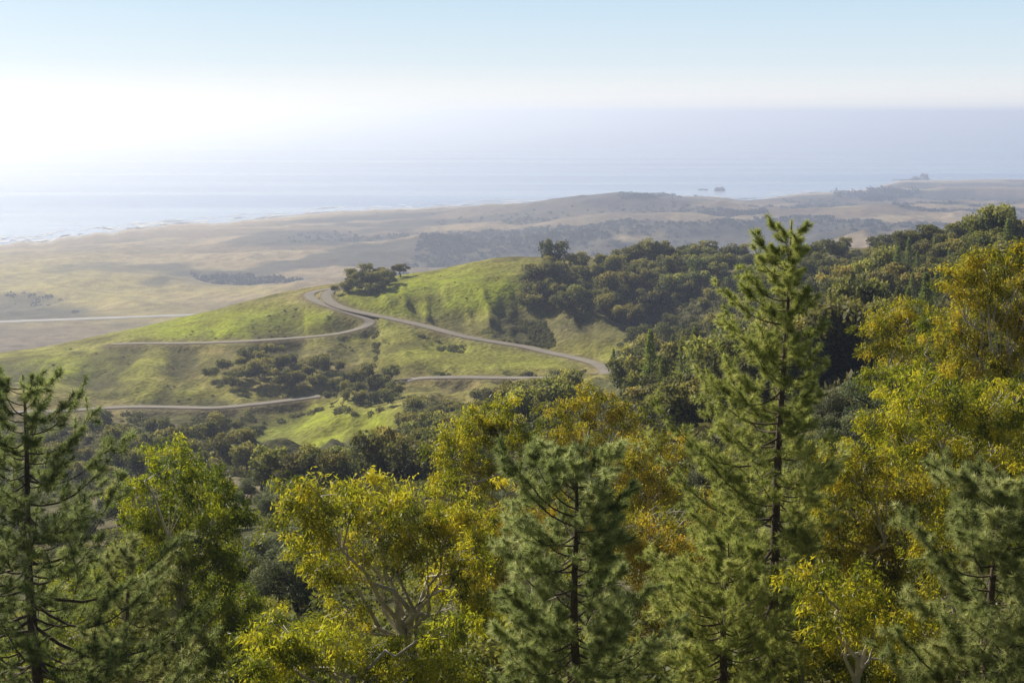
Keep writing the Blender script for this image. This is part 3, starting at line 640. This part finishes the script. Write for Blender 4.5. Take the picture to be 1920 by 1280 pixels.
euc('low yellow eucalyptus along the bottom edge left of centre', 53, 660, (660, 1270), [(520, 1195, 66, 45), (600, 1210, 75, 45), (690, 1225, 60, 40), (780, 1230, 60, 40), (850, 1190, 45, 55), (560, 1265, 75, 35), (480, 1245, 50, 40), (720, 1280, 80, 35), (840, 1270, 60, 40)], M_euc)
euc('yellow eucalyptus glimpsed behind the central pine', 74, 1010, (1010, 1080), [(945, 1000, 50, 55), (900, 1060, 42, 55), (1220, 1010, 50, 55), (1225, 1110, 50, 55), (1000, 960, 45, 45), (1230, 1200, 50, 55), (1290, 1060, 45, 50), (1300, 1180, 50, 55), (1080, 980, 60, 45), (1150, 1000, 50, 45), (1330, 960, 40, 40)], M_eucrust, 1.15)
# ------------------------------------------------------------------ light, sky, camera
SUN_AZ, SUN_EL = math.radians(-46), math.radians(31)
sd = bpy.data.lights.new('sun', 'SUN'); sd.energy = 5; sd.angle = math.radians(.53); sd.color = (1, .94, .81)
so = bpy.data.objects.new('sun', sd); COL.objects.link(so)
tosun = Vector((math.sin(SUN_AZ)*math.cos(SUN_EL), math.cos(SUN_AZ)*math.cos(SUN_EL), math.sin(SUN_EL)))
so.rotation_euler = (-tosun).to_track_quat('-Z', 'Y').to_euler()
wd = bpy.data.worlds.new('World'); scene.world = wd; wd.use_nodes = True
nt = wd.node_tree; N = nt.nodes; L = nt.links; bg = N['Background']; st = N.new('ShaderNodeTexSky'); st.sky_type = 'NISHITA'; st.sun_disc = False
st.sun_elevation = SUN_EL; st.sun_rotation = SUN_AZ; st.altitude = 300; st.dust_density = 1.0; st.air_density = 1.0
BGS = .09
def mapr(src, a, b, c, d, smooth=True):
    n = N.new('ShaderNodeMapRange'); n.interpolation_type = 'SMOOTHSTEP' if smooth else 'LINEAR'
    for i, v in enumerate((a, b, c, d)): n.inputs[i+1].default_value = v
    L.new(src, n.inputs[0]); return n.outputs[0]
tc = N.new('ShaderNodeTexCoord'); nm = N.new('ShaderNodeVectorMath'); nm.operation = 'NORMALIZE'; L.new(tc.outputs['Generated'], nm.inputs[0])
sx = N.new('ShaderNodeSeparateXYZ'); L.new(nm.outputs[0], sx.inputs[0])
rp = ramp(N, [(.98, .95, .9), (.93, .94, .92), (.74, .85, .91), (.57, .76, .91), (.3, .5, .78)], [0, .05, .14, .32, 1]); L.new(mapr(sx.outputs[2], 0, .25, 0, 1, False), rp.inputs[0])
dt = N.new('ShaderNodeVectorMath'); dt.operation = 'DOT_PRODUCT'; dt.inputs[1].default_value = tosun; L.new(nm.outputs[0], dt.inputs[0])
mx0 = N.new('ShaderNodeMath'); mx0.operation = 'MAXIMUM'; mx0.inputs[1].default_value = 0; L.new(dt.outputs['Value'], mx0.inputs[0])
pw = N.new('ShaderNodeMath'); pw.operation = 'POWER'; pw.inputs[1].default_value = 12; L.new(mx0.outputs[0], pw.inputs[0])
gl = N.new('ShaderNodeMix'); gl.data_type = 'RGBA'; gl.blend_type = 'ADD'; gl.inputs[7].default_value = (1, .93, .8, 1)
L.new(pw.outputs[0], gl.inputs[0]); L.new(rp.outputs[0], gl.inputs[6])
sc_ = N.new('ShaderNodeVectorMath'); sc_.operation = 'SCALE'; sc_.inputs['Scale'].default_value = 1/BGS; L.new(gl.outputs[2], sc_.inputs[0])
mm = N.new('ShaderNodeMix'); mm.data_type = 'RGBA'; L.new(mapr(sx.outputs[2], .09, .2, 0, 1), mm.inputs[0]); L.new(sc_.outputs[0], mm.inputs[6]); L.new(st.outputs[0], mm.inputs[7])
# the sky away from the sun is dimmer; land below the viewpoint is dark
back = N.new('ShaderNodeVectorMath'); back.operation = 'SCALE'; L.new(mm.outputs[2], back.inputs[0]); L.new(mapr(sx.outputs[1], -.3, .88, .35, 1), back.inputs['Scale'])
gd = N.new('ShaderNodeMix'); gd.data_type = 'RGBA'; gd.inputs[6].default_value = (.5, .45, .3, 1)
L.new(mapr(sx.outputs[2], -.03, -.008, 0, 1), gd.inputs[0]); L.new(back.outputs[0], gd.inputs[7])
L.new(gd.outputs[2], bg.inputs[0]); bg.inputs[1].default_value = BGS
cd = bpy.data.cameras.new('camera'); cd.sensor_width = 36; cd.lens = 36*F/1920; cd.clip_end = 1e6; cd.clip_start = .5
co = bpy.data.objects.new('camera', cd); COL.objects.link(co); co.location = (0, 0, ZC); co.rotation_euler = (math.pi/2-P, 0, 0)
scene.camera = co
scene.view_settings.view_transform = 'Standard'; scene.view_settings.look = 'None'; scene.view_settings.exposure = 0
